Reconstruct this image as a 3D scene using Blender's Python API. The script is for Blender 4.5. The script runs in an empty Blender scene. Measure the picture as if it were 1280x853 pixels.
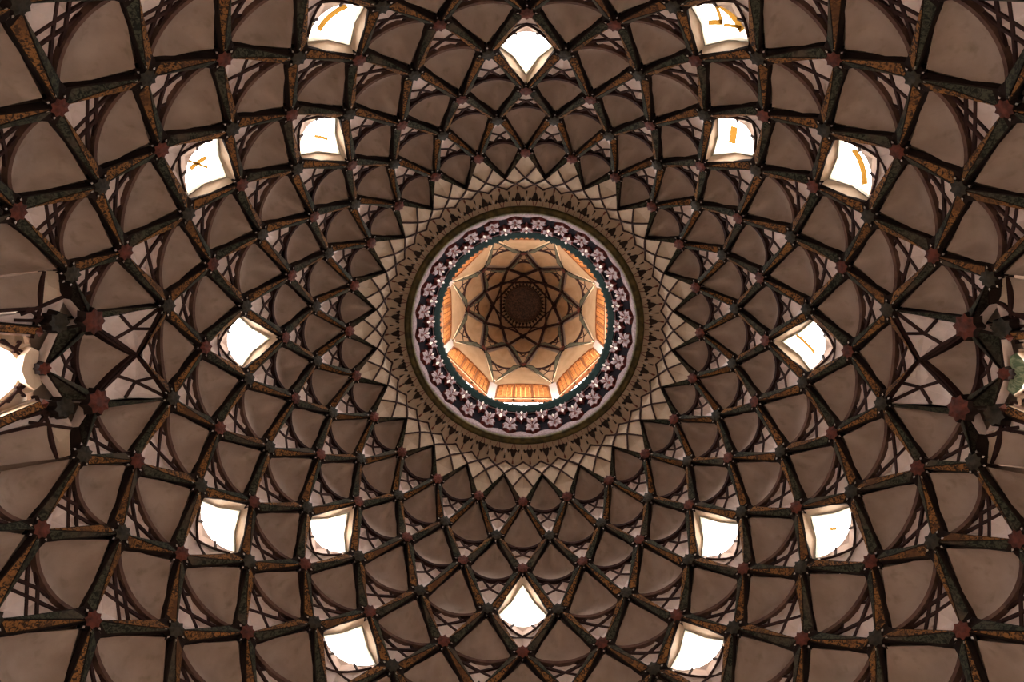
import bpy, math, random
from mathutils import Vector, Matrix
random.seed(7)
SC = bpy.context.scene
COL = SC.collection
R_ = math.radians
EYE = 1.6                      # eye height above the hall floor

# ------------------------------------------------------------------ camera
def _rot(a, b, c):
    ca, sa, cb, sb, cc, sc_ = math.cos(a), math.sin(a), math.cos(b), math.sin(b), math.cos(c), math.sin(c)
    return Matrix(((1,0,0),(0,ca,-sa),(0,sa,ca))) @ Matrix(((cb,0,sb),(0,1,0),(-sb,0,cb))) @ Matrix(((cc,-sc_,0),(sc_,cc,0),(0,0,1)))
M = _rot(-0.1094, 0.01462, -0.00477)
right = Vector((M[0][0], -M[0][1], M[0][2])); up = Vector((M[1][0], -M[1][1], M[1][2])); fwd = Vector((M[2][0], -M[2][1], M[2][2]))
cam = bpy.data.objects.new('camera', bpy.data.cameras.new('camera'))
cam.matrix_world = Matrix(((right.x, up.x, -fwd.x, -0.042), (right.y, up.y, -fwd.y, -1.078), (right.z, up.z, -fwd.z, EYE), (0,0,0,1)))
cam.data.sensor_width = 36.0
cam.data.lens = 850.0/1280.0*36.0
cam.data.clip_start = 0.05
COL.objects.link(cam)
SC.camera = cam

# ------------------------------------------------------------------ world, exposure
SKY = 8.0
w = bpy.data.worlds.new('world'); SC.world = w; w.use_nodes = True
bg = w.node_tree.nodes['Background']
bg.inputs[0].default_value = (1.0, 0.97, 0.95, 1); bg.inputs[1].default_value = SKY
SC.view_settings.view_transform = 'Standard'; SC.view_settings.look = 'None'
SC.view_settings.gamma = 1; SC.view_settings.use_curve_mapping = False
SC.view_settings.exposure = 1.5
SC.cycles.max_bounces = 8; SC.cycles.diffuse_bounces = 5; SC.cycles.transparent_max_bounces = 8
SC.cycles.use_denoising = True

# ------------------------------------------------------------------ materials
def mat(name, col, col2=None, scale=4.0, rough=0.85, bump=0.0, bscale=30.0, lo=0.35, hi=0.65, detail=5, spec=0.12, dist=0.0, wear=None):
    m = bpy.data.materials.new(name); m.use_nodes = True
    nt = m.node_tree; b = nt.nodes['Principled BSDF']
    b.inputs['Roughness'].default_value = rough
    b.inputs['Specular IOR Level'].default_value = spec
    b.inputs['Base Color'].default_value = (*col, 1)
    tc = nt.nodes.new('ShaderNodeNewGeometry')
    if col2 is not None:
        n = nt.nodes.new('ShaderNodeTexNoise'); n.inputs['Scale'].default_value = scale
        n.inputs['Detail'].default_value = detail; n.inputs['Distortion'].default_value = dist
        nt.links.new(tc.outputs['Position'], n.inputs['Vector'])
        r = nt.nodes.new('ShaderNodeValToRGB')
        r.color_ramp.elements[0].position = lo; r.color_ramp.elements[0].color = (*col2, 1)
        r.color_ramp.elements[1].position = hi; r.color_ramp.elements[1].color = (*col, 1)
        nt.links.new(n.outputs['Fac'], r.inputs['Fac'])
        out = r.outputs['Color']
        if wear is not None:
            n3 = nt.nodes.new('ShaderNodeTexNoise'); n3.inputs['Scale'].default_value = wear[1]; n3.inputs['Detail'].default_value = 3
            nt.links.new(tc.outputs['Position'], n3.inputs['Vector'])
            r3 = nt.nodes.new('ShaderNodeValToRGB')
            r3.color_ramp.elements[0].position = wear[2]; r3.color_ramp.elements[0].color = (0,0,0,1)
            r3.color_ramp.elements[1].position = wear[3]; r3.color_ramp.elements[1].color = (1,1,1,1)
            nt.links.new(n3.outputs['Fac'], r3.inputs['Fac'])
            mx = nt.nodes.new('ShaderNodeMixRGB')
            nt.links.new(r3.outputs['Color'], mx.inputs[0]); nt.links.new(out, mx.inputs[1])
            mx.inputs[2].default_value = (*wear[0], 1); out = mx.outputs[0]
        nt.links.new(out, b.inputs['Base Color'])
    if bump > 0:
        n2 = nt.nodes.new('ShaderNodeTexNoise'); n2.inputs['Scale'].default_value = bscale; n2.inputs['Detail'].default_value = 6
        nt.links.new(tc.outputs['Position'], n2.inputs['Vector'])
        bp = nt.nodes.new('ShaderNodeBump'); bp.inputs['Strength'].default_value = bump; bp.inputs['Distance'].default_value = 0.01
        nt.links.new(n2.outputs['Fac'], bp.inputs['Height']); nt.links.new(bp.outputs['Normal'], b.inputs['Normal'])
    return m
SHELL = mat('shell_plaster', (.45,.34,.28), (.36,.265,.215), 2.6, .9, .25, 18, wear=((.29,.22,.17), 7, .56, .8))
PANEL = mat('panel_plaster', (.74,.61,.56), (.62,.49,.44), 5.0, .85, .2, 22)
COLLAR = mat('collar_plaster', (.45,.33,.235), (.38,.27,.19), 3.0, .85, .15, 22)
CREAM = mat('cream_plaster', (.70,.55,.42), (.58,.43,.31), 4.0, .85, .15, 22)
RIB = mat('rib_paint', (.045,.02,.017), (.025,.012,.011), 8, .8, spec=.1)
LIP = mat('arch_paint', (.13,.07,.05), (.08,.04,.03), 8, .7)
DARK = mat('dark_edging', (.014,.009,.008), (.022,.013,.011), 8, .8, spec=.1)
ORANGE = mat('ochre_ornament', (.25,.11,.032), (.026,.014,.010), 26, .55, 0, 30, .42, .56, 4, dist=1.2, wear=((.10,.045,.02), 3, .5, .7))
GREEN = mat('green_ornament', (.062,.062,.04), (.013,.013,.010), 24, .55, 0, 30, .42, .58, 4, dist=1.2, wear=((.09,.065,.045), 3, .52, .7))
REDST = mat('red_boss', (.13,.033,.020), (.055,.016,.011), 14, .55)
OLIVE = mat('olive_boss', (.045,.036,.024), (.02,.016,.011), 14, .55)
WHITE = mat('white_stud', (.50,.43,.38), None, rough=.5)
REVEAL = mat('reveal_plaster', (.72,.60,.48), (.60,.46,.34), 5, .85)
MASON = mat('masonry', (.35,.26,.2), (.28,.2,.15), 4, .95)
GOLD = mat('olive_gold', (.11,.08,.025), (.04,.03,.012), 9, .45)
TEAL = mat('green_cresting', (.004,.013,.011), (.003,.007,.006), 12, .7, spec=.05)
BLACK = mat('black_ground', (.004,.004,.005), (.009,.006,.008), 12, .9, spec=.02)
PETAL = mat('petal_plaster', (.24,.17,.17), (.13,.085,.085), 30, .6)
REDLN = mat('red_line', (.16,.035,.03), None, rough=.6)
TASSEL = mat('tassel_paint', (.018,.012,.010), (.035,.02,.014), 30, .8, spec=.1)
TASRED = mat('tassel_red', (.13,.035,.02), None, rough=.7)
LGREEN = mat('lantern_arm_paint', (.13,.13,.085), (.07,.07,.05), 9, .6)
WARM = mat('lantern_plaster', (.46,.31,.18), (.38,.25,.14), 4, .85)
WARMP = mat('lantern_panel', (.42,.28,.165), (.34,.22,.13), 4, .85)
WOOD = mat('orange_lattice', (.62,.26,.08), (.42,.15,.04), 9, .6)
WOODD = mat('dark_lattice', (.22,.08,.03), (.14,.05,.02), 9, .6)
ROSE = mat('rosette_ground', (.11,.055,.03), (.025,.014,.012), 22, .6, 0, 30, .4, .6, 5, dist=1.5)
LEAFG = mat('painted_green', (.30,.34,.22), (.12,.17,.10), 12, .5, 0, 30, .42, .58, 5, dist=2.5)
STONE = mat('floor_stone', (.42,.36,.30), (.34,.28,.23), 2, .6)
BRICK = mat('wall_plaster', (.46,.38,.31), (.38,.3,.24), 2, .9)
FRAME = mat('window_frame', (.45,.42,.33), (.3,.27,.2), 9, .6)
def glass(name):
    m = bpy.data.materials.new(name); m.use_nodes = True; nt = m.node_tree; nt.nodes.clear()
    o = nt.nodes.new('ShaderNodeOutputMaterial'); t = nt.nodes.new('ShaderNodeBsdfTransparent'); t.inputs[0].default_value = (.96,.97,.97,1)
    g = nt.nodes.new('ShaderNodeBsdfTranslucent'); g.inputs[0].default_value = (.85,.8,.74,1)
    gl = nt.nodes.new('ShaderNodeBsdfGlossy'); gl.inputs['Roughness'].default_value = .05
    n = nt.nodes.new('ShaderNodeTexNoise'); n.inputs['Scale'].default_value = 3; n.inputs['Detail'].default_value = 4
    geo = nt.nodes.new('ShaderNodeNewGeometry'); nt.links.new(geo.outputs['Position'], n.inputs['Vector'])
    r = nt.nodes.new('ShaderNodeMapRange'); r.inputs[1].default_value = .4; r.inputs[2].default_value = .75; r.inputs[3].default_value = .03; r.inputs[4].default_value = .3
    nt.links.new(n.outputs['Fac'], r.inputs[0])
    mx = nt.nodes.new('ShaderNodeMixShader'); nt.links.new(r.outputs[0], mx.inputs[0]); nt.links.new(t.outputs[0], mx.inputs[1]); nt.links.new(g.outputs[0], mx.inputs[2])
    m2 = nt.nodes.new('ShaderNodeMixShader'); m2.inputs[0].default_value = .04; nt.links.new(mx.outputs[0], m2.inputs[1]); nt.links.new(gl.outputs[0], m2.inputs[2])
    nt.links.new(m2.outputs[0], o.inputs[0]); return m
GLASS = glass('dusty_glass')
def translucent(name, col, f=.7):
    m = bpy.data.materials.new(name); m.use_nodes = True; nt = m.node_tree; nt.nodes.clear()
    o = nt.nodes.new('ShaderNodeOutputMaterial'); t = nt.nodes.new('ShaderNodeBsdfTranslucent'); t.inputs[0].default_value = (*col,1)
    d = nt.nodes.new('ShaderNodeBsdfDiffuse'); d.inputs[0].default_value = (*col,1)
    mx = nt.nodes.new('ShaderNodeMixShader'); mx.inputs[0].default_value = f
    nt.links.new(d.outputs[0], mx.inputs[1]); nt.links.new(t.outputs[0], mx.inputs[2]); nt.links.new(mx.outputs[0], o.inputs[0]); return m
TAPE = translucent('brown_tape', (.10,.048,.008), .6)
AMBER = translucent('amber_screen', (.26,.105,.03), .6)

# ------------------------------------------------------------------ mesh helpers
class MB:
    def __init__(s): s.v = []; s.f = []; s.m = []; s.mats = []
    def mi(s, m):
        if m not in s.mats: s.mats.append(m)
        return s.mats.index(m)
    def poly(s, pts, m):
        b = len(s.v); s.v += [Vector(p) for p in pts]; s.f.append(tuple(range(b, b+len(pts)))); s.m.append(s.mi(m))
    def grid(s, rows, m, close=False):
        b = len(s.v); nc = len(rows[0])
        for r in rows: s.v += [Vector(p) for p in r]
        k = s.mi(m)
        for i in range(len(rows)-1):
            for j in range(nc if close else nc-1):
                j2 = (j+1) % nc
                s.f.append((b+i*nc+j, b+i*nc+j2, b+(i+1)*nc+j2, b+(i+1)*nc+j)); s.m.append(k)
    def fan(s, c, pts, m, close=True):
        b = len(s.v); s.v += [Vector(c)] + [Vector(p) for p in pts]; k = s.mi(m); n = len(pts)
        for i in range(n if close else n-1): s.f.append((b, b+1+i, b+1+(i+1) % n)); s.m.append(k)
    def mesh(s, name, origin=(0,0,0), smooth=False, merge=False):
        o = Vector(origin); me = bpy.data.meshes.new(name)
        me.from_pydata([v-o for v in s.v], [], s.f)
        for mt in s.mats: me.materials.append(mt)
        me.polygons.foreach_set('material_index', s.m)
        if smooth: me.polygons.foreach_set('use_smooth', [True]*len(s.f))
        if merge:
            import bmesh
            bm = bmesh.new(); bm.from_mesh(me); bmesh.ops.remove_doubles(bm, verts=bm.verts, dist=1e-4)
            bmesh.ops.recalc_face_normals(bm, faces=bm.faces); bm.to_mesh(me); bm.free()
        me.update(); return me
def add(name, me, parent=None, origin=(0,0,0), rz=0.0):
    o = bpy.data.objects.new(name, me); COL.objects.link(o); o.location = origin; o.rotation_euler = (0,0,rz)
    if parent is not None: o.parent = parent
    return o
def tag(o, label, cat=None, group=None, kind=None):
    o['label'] = label
    if cat: o['category'] = cat
    if group: o['group'] = group
    if kind: o['kind'] = kind
    return o

# ------------------------------------------------------------------ surfaces of revolution
class Surf:
    def __init__(s, tab, s0): s.t = tab; s.s0 = s0
    def rz(s, x):
        x -= s.s0; x = max(0.0, min(len(s.t)-1.0001, x)); i = int(x); f = x-i
        def g(j): return s.t[max(0, min(len(s.t)-1, j))]
        p0, p1, p2, p3 = g(i-1), g(i), g(i+1), g(i+2); o = []
        for a in (0,1):
            m1 = (p2[a]-p0[a])/2 if i > 0 else p2[a]-p1[a]; m2 = (p3[a]-p1[a])/2 if i+2 < len(s.t) else p2[a]-p1[a]
            o.append((2*f**3-3*f*f+1)*p1[a]+(f**3-2*f*f+f)*m1+(-2*f**3+3*f*f)*p2[a]+(f**3-f*f)*m2)
        return o
    def P(s, x, th, h=0.0):
        r, z = s.rz(x); r2, z2 = s.rz(x+.05); r1, z1 = s.rz(x-.05)
        dr, dz = r2-r1, z2-z1; L = math.hypot(dr, dz) or 1
        nr, nz = dz/L, -dr/L            # inward / downward normal
        if nz > 0: nr, nz = -nr, -nz
        if abs(nz) < .02 and nr > 0: nr = -nr
        r += nr*h; z += nz*h; a = R_(th)
        return Vector((r*math.cos(a), -r*math.sin(a), z+EYE))
MAIN = Surf([(2.08,12.03),(2.40,11.85),(2.55,11.57),(2.92,11.2),(3.35,10.72),(3.62,10.13),(3.94,9.42),(4.24,8.86),(4.45,8.30),(4.75,7.75),(4.92,7.15),(5.14,6.57),(5.25,5.74),(5.30,4.95),(5.34,4.2),(5.36,3.4)], -2)
LANT = Surf([(.84,18.8),(1.08,18.0),(1.42,17.05),(1.84,16.0)], 0)

# cell = four corners in (s, theta): A apex (high), B, C sides, D low.  (u, v): u in [-1,1], v in [0,2]
class Cell:
    def __init__(s, surf, A, B, C, D, hs=1.0): s.S = surf; s.c = (A,B,C,D); s.hs = hs
    def P(s, u, v, h=0.0):
        p, q = (v-u)/2, (v+u)/2; A,B,C,D = s.c
        w_ = ((1-p)*(1-q), p*(1-q), (1-p)*q, p*q)
        x = sum(a*b[0] for a, b in zip(w_, (A,B,C,D))); t = sum(a*b[1] for a, b in zip(w_, (A,B,C,D)))
        return s.S.P(x, t, h*s.hs)
class FlatCell(Cell):
    def __init__(s, surf, A, B, C, D, hs=1.0):
        s.hs = hs; s.q = [surf.P(x, t, 0) for x, t in (A,B,C,D)]
        n = (s.q[1]-s.q[2]).cross(s.q[0]-s.q[3]).normalized()
        s.n = n if n.dot(Vector((0,0,EYE))-s.q[0]) > 0 else -n
    def P(s, u, v, h=0.0):
        p, q = (v-u)/2, (v+u)/2
        w_ = ((1-p)*(1-q), p*(1-q), (1-p)*q, p*q); o = Vector((0,0,0))
        for a, b in zip(w_, s.q): o += b*a
        return o+s.n*h*s.hs
ARC = [.24]
def arcv(u): return 1+ARC[0]*max(0.0, 1-(abs(u)/.78)**2)**.8
SLOPE = [.115]
NB = 12
def strip(mb, P, pts, wd, h0, h1, m, ms=None):
    """box-section rib: pts = list of (a, b); P(a, b, h) -> point; wd metres wide, from height h0 (deep) to h1 (proud)"""
    c = [P(a, b, h1) for a, b in pts]; lo = [P(a, b, h0) for a, b in pts]; n = len(pts); L1=[];R1=[];L0=[];R0=[]
    for i in range(n):
        t = (c[min(i+1,n-1)]-c[max(i-1,0)]).normalized(); nn = (c[i]-lo[i]).normalized(); sd = t.cross(nn).normalized()*wd/2
        L1.append(c[i]+sd); R1.append(c[i]-sd); L0.append(lo[i]+sd); R0.append(lo[i]-sd)
    mb.grid([L0,L1,R1,R0], m)
    mb.poly([L0[0],L1[0],R1[0],R0[0]], m); mb.poly([L0[-1],L1[-1],R1[-1],R0[-1]], m)
def lerp2(a, b, n): return [(a[0]+(b[0]-a[0])*i/n, a[1]+(b[1]-a[1])*i/n) for i in range(n+1)]
def hl(u, v):
    if SLOPE[0] > .2:             # skylight coffers: the net sinks into a hollow under the glass
        ul = .715*(2-v)+.03
        return .02-.05*(2-v)-.25*min(1.0, (2-v)/.92)*max(0.0, 1-(u/ul)**2)
    return .02-SLOPE[0]*(2-v)/.74          # height of the net below the arch
def shell_mesh(c, m, rim=-.055, depth=.25):
    mb = MB(); T = 7; rows = []
    for j in range(T+1):
        t = j/T; r = []
        for i in range(NB+1):
            a = -1+2*i/NB; vu = .10+.90*abs(a); vl = arcv(.78*a); v = vu+(vl-vu)*t
            r.append(c.P(.78*a, v, rim*(1-t)+(-.10)*t-depth*math.sin(math.pi*min(1,t*.97+.015)**.75)**.9*(1-abs(a)**1.35)))
        rows.append(r)
    mb.grid(rows, m); return mb
def reveal_mesh(c, m, h0=-.03, h1=-.42):
    mb = MB(); pts = [(.78*(-1+2*i/NB), arcv(.78*(-1+2*i/NB))) for i in range(NB+1)] + [(.39,.55),(0,.10),(-.39,.55)]
    mb.grid([[c.P(u,v,-.015 if i > NB or i in (0,NB) else WH(u,v)+.01) for i,(u,v) in enumerate(pts)], [c.P(*WS(u,v), WH(u,v)-.01) for u,v in pts], [c.P(u*1.1,.70+(v-.72)*1.08,h1-.06*(v>1.02)) for u,v in pts]], m, close=True); return mb
def WH(u, v): return -.09-.20*min(1.0, max(0.0, (v-.2)/.85))*max(0.0, 1-(u/.79)**2)
def WS(u, v, f=1.0): return (u*.90*f, .98+(v-.98)*(.97 if v > .98 else .84)*f)
def polys(big):
    D1 = [(.075,1.88),(0,1.86),(-.075,1.88)]; out = []
    if big == 1:
        X=(0,1.46); L=(-.285,1.602); Mm=(-.595,1.165); a=(-.24,arcv(.24)); e=(-.655,1.075); f=lambda p:(-p[0],p[1]); R=f(L); Mr=f(Mm); n1=(-.36,1.28); a0=(0,arcv(0))
        out.append([X,R]+D1+[L]); out.append([X,L,Mm,n1]); out.append([X,f(n1),Mr,R]); out.append([X,n1,a,a0,f(a),f(n1)])
        out.append([n1,Mm,e,(-.62,arcv(.62)),(-.45,arcv(.45)),a]); out.append([f(n1),f(a),(.45,arcv(.45)),(.62,arcv(.62)),f(e),Mr])
        return out, [[L,X,f(n1),Mr],[R,X,n1,Mm],[n1,a],[f(n1),f(a)]]
    if not big:
        X=(0,1.46); L=(-.33,1.58); Mm=(-.52,1.33); a=(-.24,arcv(.24)+.02); q=(.24,arcv(.24)+.02); R=(.33,1.58); Mr=(.52,1.33)
        out.append([X,R]+D1+[L])
        out.append([a,X,L,Mm]); out.append([q,Mr,R,X])
        out.append([a,(-.12,arcv(.12)),(0,arcv(0)),(.12,arcv(.12)),q,X])
        out.append([Mm,(-.70,1.10),(-.62,arcv(.62)),(-.45,arcv(.45)),a]); out.append([Mr,q,(.45,arcv(.45)),(.62,arcv(.62)),(.70,1.10)])
        ribs = [[L,X,q],[R,X,a],[Mm,a],[Mr,q]]
    else:
        X=(0,1.47); L=(-.279,1.61); L2=(-.374,1.477); X2=(-.18,1.38); cc=(0,1.29); Mm=(-.59,1.175); a=(-.30,arcv(.30)); e=(-.655,1.075)
        f=lambda p:(-p[0],p[1]); R=f(L); R2=f(L2); X3=f(X2); q=f(a); Mr=f(Mm)
        out.append([X,R]+D1+[L])
        out.append([X,L,L2,X2]); out.append([X,X3,R2,R]); out.append([X,X2,cc,X3])
        out.append([X2,L2,Mm]); out.append([X3,Mr,R2])
        out.append([cc,X2,Mm,e,(-.62,arcv(.62)),(-.45,arcv(.45)),a]); out.append([cc,q,(.45,arcv(.45)),(.62,arcv(.62)),f(e),Mr,X3])
        out.append([cc,a,(-.12,arcv(.12)),(.12,arcv(.12)),q])
        ribs = [[L,X,X3,Mr],[R,X,X2,Mm],[L2,X2,cc,q],[R2,X3,cc,a]]
    return out, ribs
def panel_mb(c, pl, m, hoff=0.0, push=.035):
    mb = MB(); cu = sum(p[0] for p in pl)/len(pl); cv = sum(p[1] for p in pl)/len(pl)
    pts = [c.P(u, v, hl(u,v)+hoff) for u, v in pl]; low = [c.P(u, v, hl(u,v)+hoff-.08) for u, v in pl]
    mb.fan(c.P(cu, cv, hl(cu,cv)+hoff-push), pts, m); mb.grid([pts, low], m, close=True); return mb
RW = .028
def cell_parts(c, big, shellm=SHELL, panelm=PANEL, win=False, rw=RW):
    """returns list of (name, MB) : first = the coffer itself"""
    SLOPE[0] = .24 if win else .115
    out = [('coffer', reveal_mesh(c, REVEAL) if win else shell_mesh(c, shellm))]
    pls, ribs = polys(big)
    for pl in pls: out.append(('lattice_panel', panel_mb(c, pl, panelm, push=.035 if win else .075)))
    mb = MB(); pts = [(.79*(-1+2*i/NB), arcv(.79*(-1+2*i/NB))) for i in range(NB+1)]
    if win: strip(mb, lambda u,v,h: c.P(u,v,max(-.3,WH(u,v))+h), pts, rw*.8, -.03, .015, RIB)
    else: strip(mb, c.P, pts, rw*1.35, -.14, -.06, LIP if big and big is not True else RIB); out.append(('arch_rib', mb))
    P = lambda u, v, h: c.P(u, v, hl(u,v)+h)
    for r in ribs:
        mb = MB(); pp = []
        for i in range(len(r)-1): pp += lerp2(r[i], r[i+1], 2)[(1 if i else 0):]
        strip(mb, P, pp, rw*(.75 if win else 1), -.03, .035 if win else .012, RIB); out.append(('rib', mb))
    SLOPE[0] = .115
    return out
B1 = (.715,.975); B2 = (.665,1.07)
def arm(mb, c, tri, m, drop):
    """one painted star arm: tri in (u,v,h): ridge0, ridge1, inner ; with dark edging and a dark side face"""
    (a, b, i) = tri; n = 5
    def L(p, q, t): return tuple(p[k]+(q[k]-p[k])*t for k in range(3))
    r0 = [c.P(*L(a,b,t/n)) for t in range(n+1)]; r1 = [c.P(*L(a,i,t/n)) for t in range(n+1)]
    mb.grid([r0, r1], DARK)
    ctr = tuple((a[k]+b[k]*1.35+i[k]*1.35)/3.7 for k in range(3)); S = .78
    A2, Bb, I2 = (L(ctr, x, S) for x in (a, b, i))
    A2 = L(ctr, a, .90)
    q0 = [c.P(L(A2,Bb,t/n)[0], L(A2,Bb,t/n)[1], L(A2,Bb,t/n)[2]+.012) for t in range(n+1)]
    q1 = [c.P(L(A2,I2,t/n)[0], L(A2,I2,t/n)[1], L(A2,I2,t/n)[2]+.012) for t in range(n+1)]
    mb.grid([q0, q1], m)
    lo = [c.P(L(a,i,t/n)[0], L(a,i,t/n)[1], drop) for t in range(n+1)]
    mb.grid([r1, lo], DARK)
def arms_of(c, side, m, which=(1,1), drop=-.10):
    """the two arms inside cell c that belong to the star at its B (side=-1) or C (side=+1) corner"""
    out = []; s = side
    if which[0]:
        mb = MB(); arm(mb, c, ((0,.0,.03), (s*1.0,1.0,.035), (s*B1[0],B1[1],-.015)), m, drop)
        mb.poly([c.P(s*1.0,1.0,.03), c.P(s*B1[0],B1[1],-.015), c.P(s*B2[0],B2[1],-.03)], DARK); out.append(mb)
    if which[1]:
        mb = MB(); arm(mb, c, ((0,2.0,.03), (s*1.0,1.0,.035), (s*B2[0],B2[1],-.03)), m, -.24); out.append(mb)
    return out
def frame_at(S, s0, th):
    p = S.P(s0, th, 0); n = (S.P(s0, th, 1)-p).normalized(); d = S.P(s0+.1, th, 0)-S.P(s0-.1, th, 0)
    d = (d-n*d.dot(n)).normalized(); return p, n, d, n.cross(d)
def star_mb(S, s0, th, m, r=.105, h0=-.04, h1=.06, pts=8):
    p, n, d, e = frame_at(S, s0, th); mb = MB(); top = []; bot = []
    for i in range(pts*2):
        a = math.pi*i/pts; rr = r if i % 2 == 0 else r*.76
        v = (d*math.cos(a)+e*math.sin(a))*rr; top.append(p+v*.95+n*h1*.8); bot.append(p+v*1.05+n*h0)
    mb.fan(p+n*h1, [p+(t-p-n*h1*.8)*.45+n*h1 for t in top], m)
    mb.grid([[p+(t-p-n*h1*.8)*.45+n*h1 for t in top], top], m, close=True); mb.grid([top, bot], DARK, close=True); return mb
def stud_mb(S, s0, th, r=.098, h=.03):
    out = []; p, n, d, e = frame_at(S, s0, th)
    for a in (-95,-48,0,48,95):
        mb = MB(); a_ = R_(a); v = d*math.cos(a_)+e*math.sin(a_); t = n.cross(v); c0 = p+v*r*1.14
        q = [c0+v*.022, c0+t*.013, c0-v*.015, c0-t*.013]
        mb.fan(c0+n*(h+.008), [x+n*h for x in q], WHITE); mb.grid([[x+n*h for x in q], [x-n*.03 for x in q]], DARK, close=True); out.append(mb)
    return out

# ------------------------------------------------------------------ the dome's net
HS = 7.5
MAS = -.35
def wrap(t): return (t+180) % 360-180
def side_phi(th):                       # angle from the nearer side niche, and that side
    f = wrap(th); return (f, 0) if abs(f) <= 90 else (wrap(th-180), 180)
def disp(k, th):
    """where the net is spread round the two side niches"""
    f, sd = side_phi(th); a = abs(f); sg = 1 if f >= 0 else -1
    if k == 8 and abs(a-7.5) < 1: return (0.0, 4.0*sg)
    if k == 9 and abs(a-15) < 1: return (0.05, 3.0*sg)
    if k == 8 and abs(a-22.5) < 1: return (-.15, .5*sg)
    if k == 10 and abs(a-7.5) < 1: return (0.0, 4.0*sg)
    if k == 10 and abs(a-22.5) < 1: return (0.0, 1.2*sg)
    return (0.0, 0.0)
def node(k, th):
    d = disp(k, th); return (k+d[0], th+d[1])
E_S, E_A, T_S, F_S = 7.54, 5.4, 6.55, 8.42
def make_cell(k, th):
    """cell (k, th) with its corners, or None where the side niche replaces it"""
    f, sd = side_phi(th); th = sd+f
    if abs(f) < 1 and k in (7, 9): return None
    if abs(abs(f)-7.5) < 1 and k == 10: return None
    A = node(k, th); B = node(k+1, th-HS); C = node(k+1, th+HS); D = node(k+2, th)
    if abs(f) < 1 and k == 5: D = (T_S, th)
    if k == 6 and abs(abs(f)-7.5) < 1:
        if f > 0: B = (E_S, sd+E_A)
        else: C = (E_S, sd-E_A)
    if k == 8 and abs(abs(f)-7.5) < 1:
        if f > 0: B = (9.25, sd+9.8); D = (10.25, sd+13.5)
        else: C = (9.25, sd-9.8); D = (10.25, sd-13.5)
    return Cell(MAIN, A, B, C, D)
def visible(S, s0, th, mx=70):
    p = S.P(s0, th, 0)-cam.matrix_world.translation
    x, y, z = p.dot(right), p.dot(up), p.dot(fwd)
    return abs(850*x/z) < 640+mx and abs(850*y/z) < 426+mx
WIN = {(3,0),(3,45),(3,90),(3,135),(3,180),(3,225),(3,270),(3,315)} | {(5,a) for a in (30,60,120,150,210,240,300,330)}
KMAX = 10

ceiling_mb = MB()
def masonry(c, win, k=0):
    if not win:
        n = 4
        ceiling_mb.grid([[c.P((j-i)/n, (i+j)/n, MAS) for j in range(n+1)] for i in range(n+1)], MASON)
    else:
        inner = [(.78*(-1+2*i/NB), arcv(.78*(-1+2*i/NB))) for i in range(NB+1)] + [(.39,.55),(0,.10),(-.39,.55)]
        outer = [(-1+2*i/NB, 2-abs(-1+2*i/NB)) for i in range(NB+1)] + [(.5,.5),(0,0),(-.5,.5)]
        ceiling_mb.grid([[c.P(u,v,MAS) for u,v in outer], [c.P(u*1.1,.70+(v-.72)*1.08,-.42-.06*(v>1.02)) for u,v in inner]], MASON, close=True)

cells = []
for k in range(0, KMAX+1):
    for j in range(24):
        th = j*15.0 + (7.5 if k % 2 == 0 else 0)
        c = make_cell(k, th)
        if c is not None: cells.append((k, th, c, (k, int(th)) in WIN and th == int(th)))
for k, th, c, wn in cells:
    ARC[0] = .07; masonry(c, wn)
# collar above, drum below and the backs of the side niches close the shell
NTH = 96
ceiling_mb.grid([[MAIN.P(s0, 360*j/NTH, h_) for j in range(NTH)] for s0, h_ in ((-2.0,-.10),(-1,-.10),(-.2,-.12),(-.05,-.37),(1.05,-.37))], MASON, close=True)
ceiling_mb.grid([[Vector((r*math.cos(R_(360*j/NTH)), -r*math.sin(R_(360*j/NTH)), z)) for j in range(NTH)] for r, z in ((5.55,6.45),(5.95,6.4),(5.95,5.2),(5.34,5.2))], MASON, close=True)
ceiling_mb.grid([[Vector((r*math.cos(R_(360*j/64)), -r*math.sin(R_(360*j/64)), z+EYE)) for j in range(64)] for r, z in ((2.15,16.0),(2.0,16.5),(1.8,17.2),(1.4,18.3),(1.1,18.95),(.8,19.3),(.3,19.75),(.001,19.8))], MASON, close=True)
ceiling_mb.grid([[Vector((r*math.cos(R_(360*j/64)), -r*math.sin(R_(360*j/64)), z+EYE)) for j in range(64)] for r, z in ((2.05,12.15),(2.05,12.9),(2.16,12.93))], MASON, close=True)
ceiling = add('ceiling', ceiling_mb.mesh('ceiling'))
tag(ceiling, 'tall coffered plaster dome with painted star bosses and arched niches', kind='structure')

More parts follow.
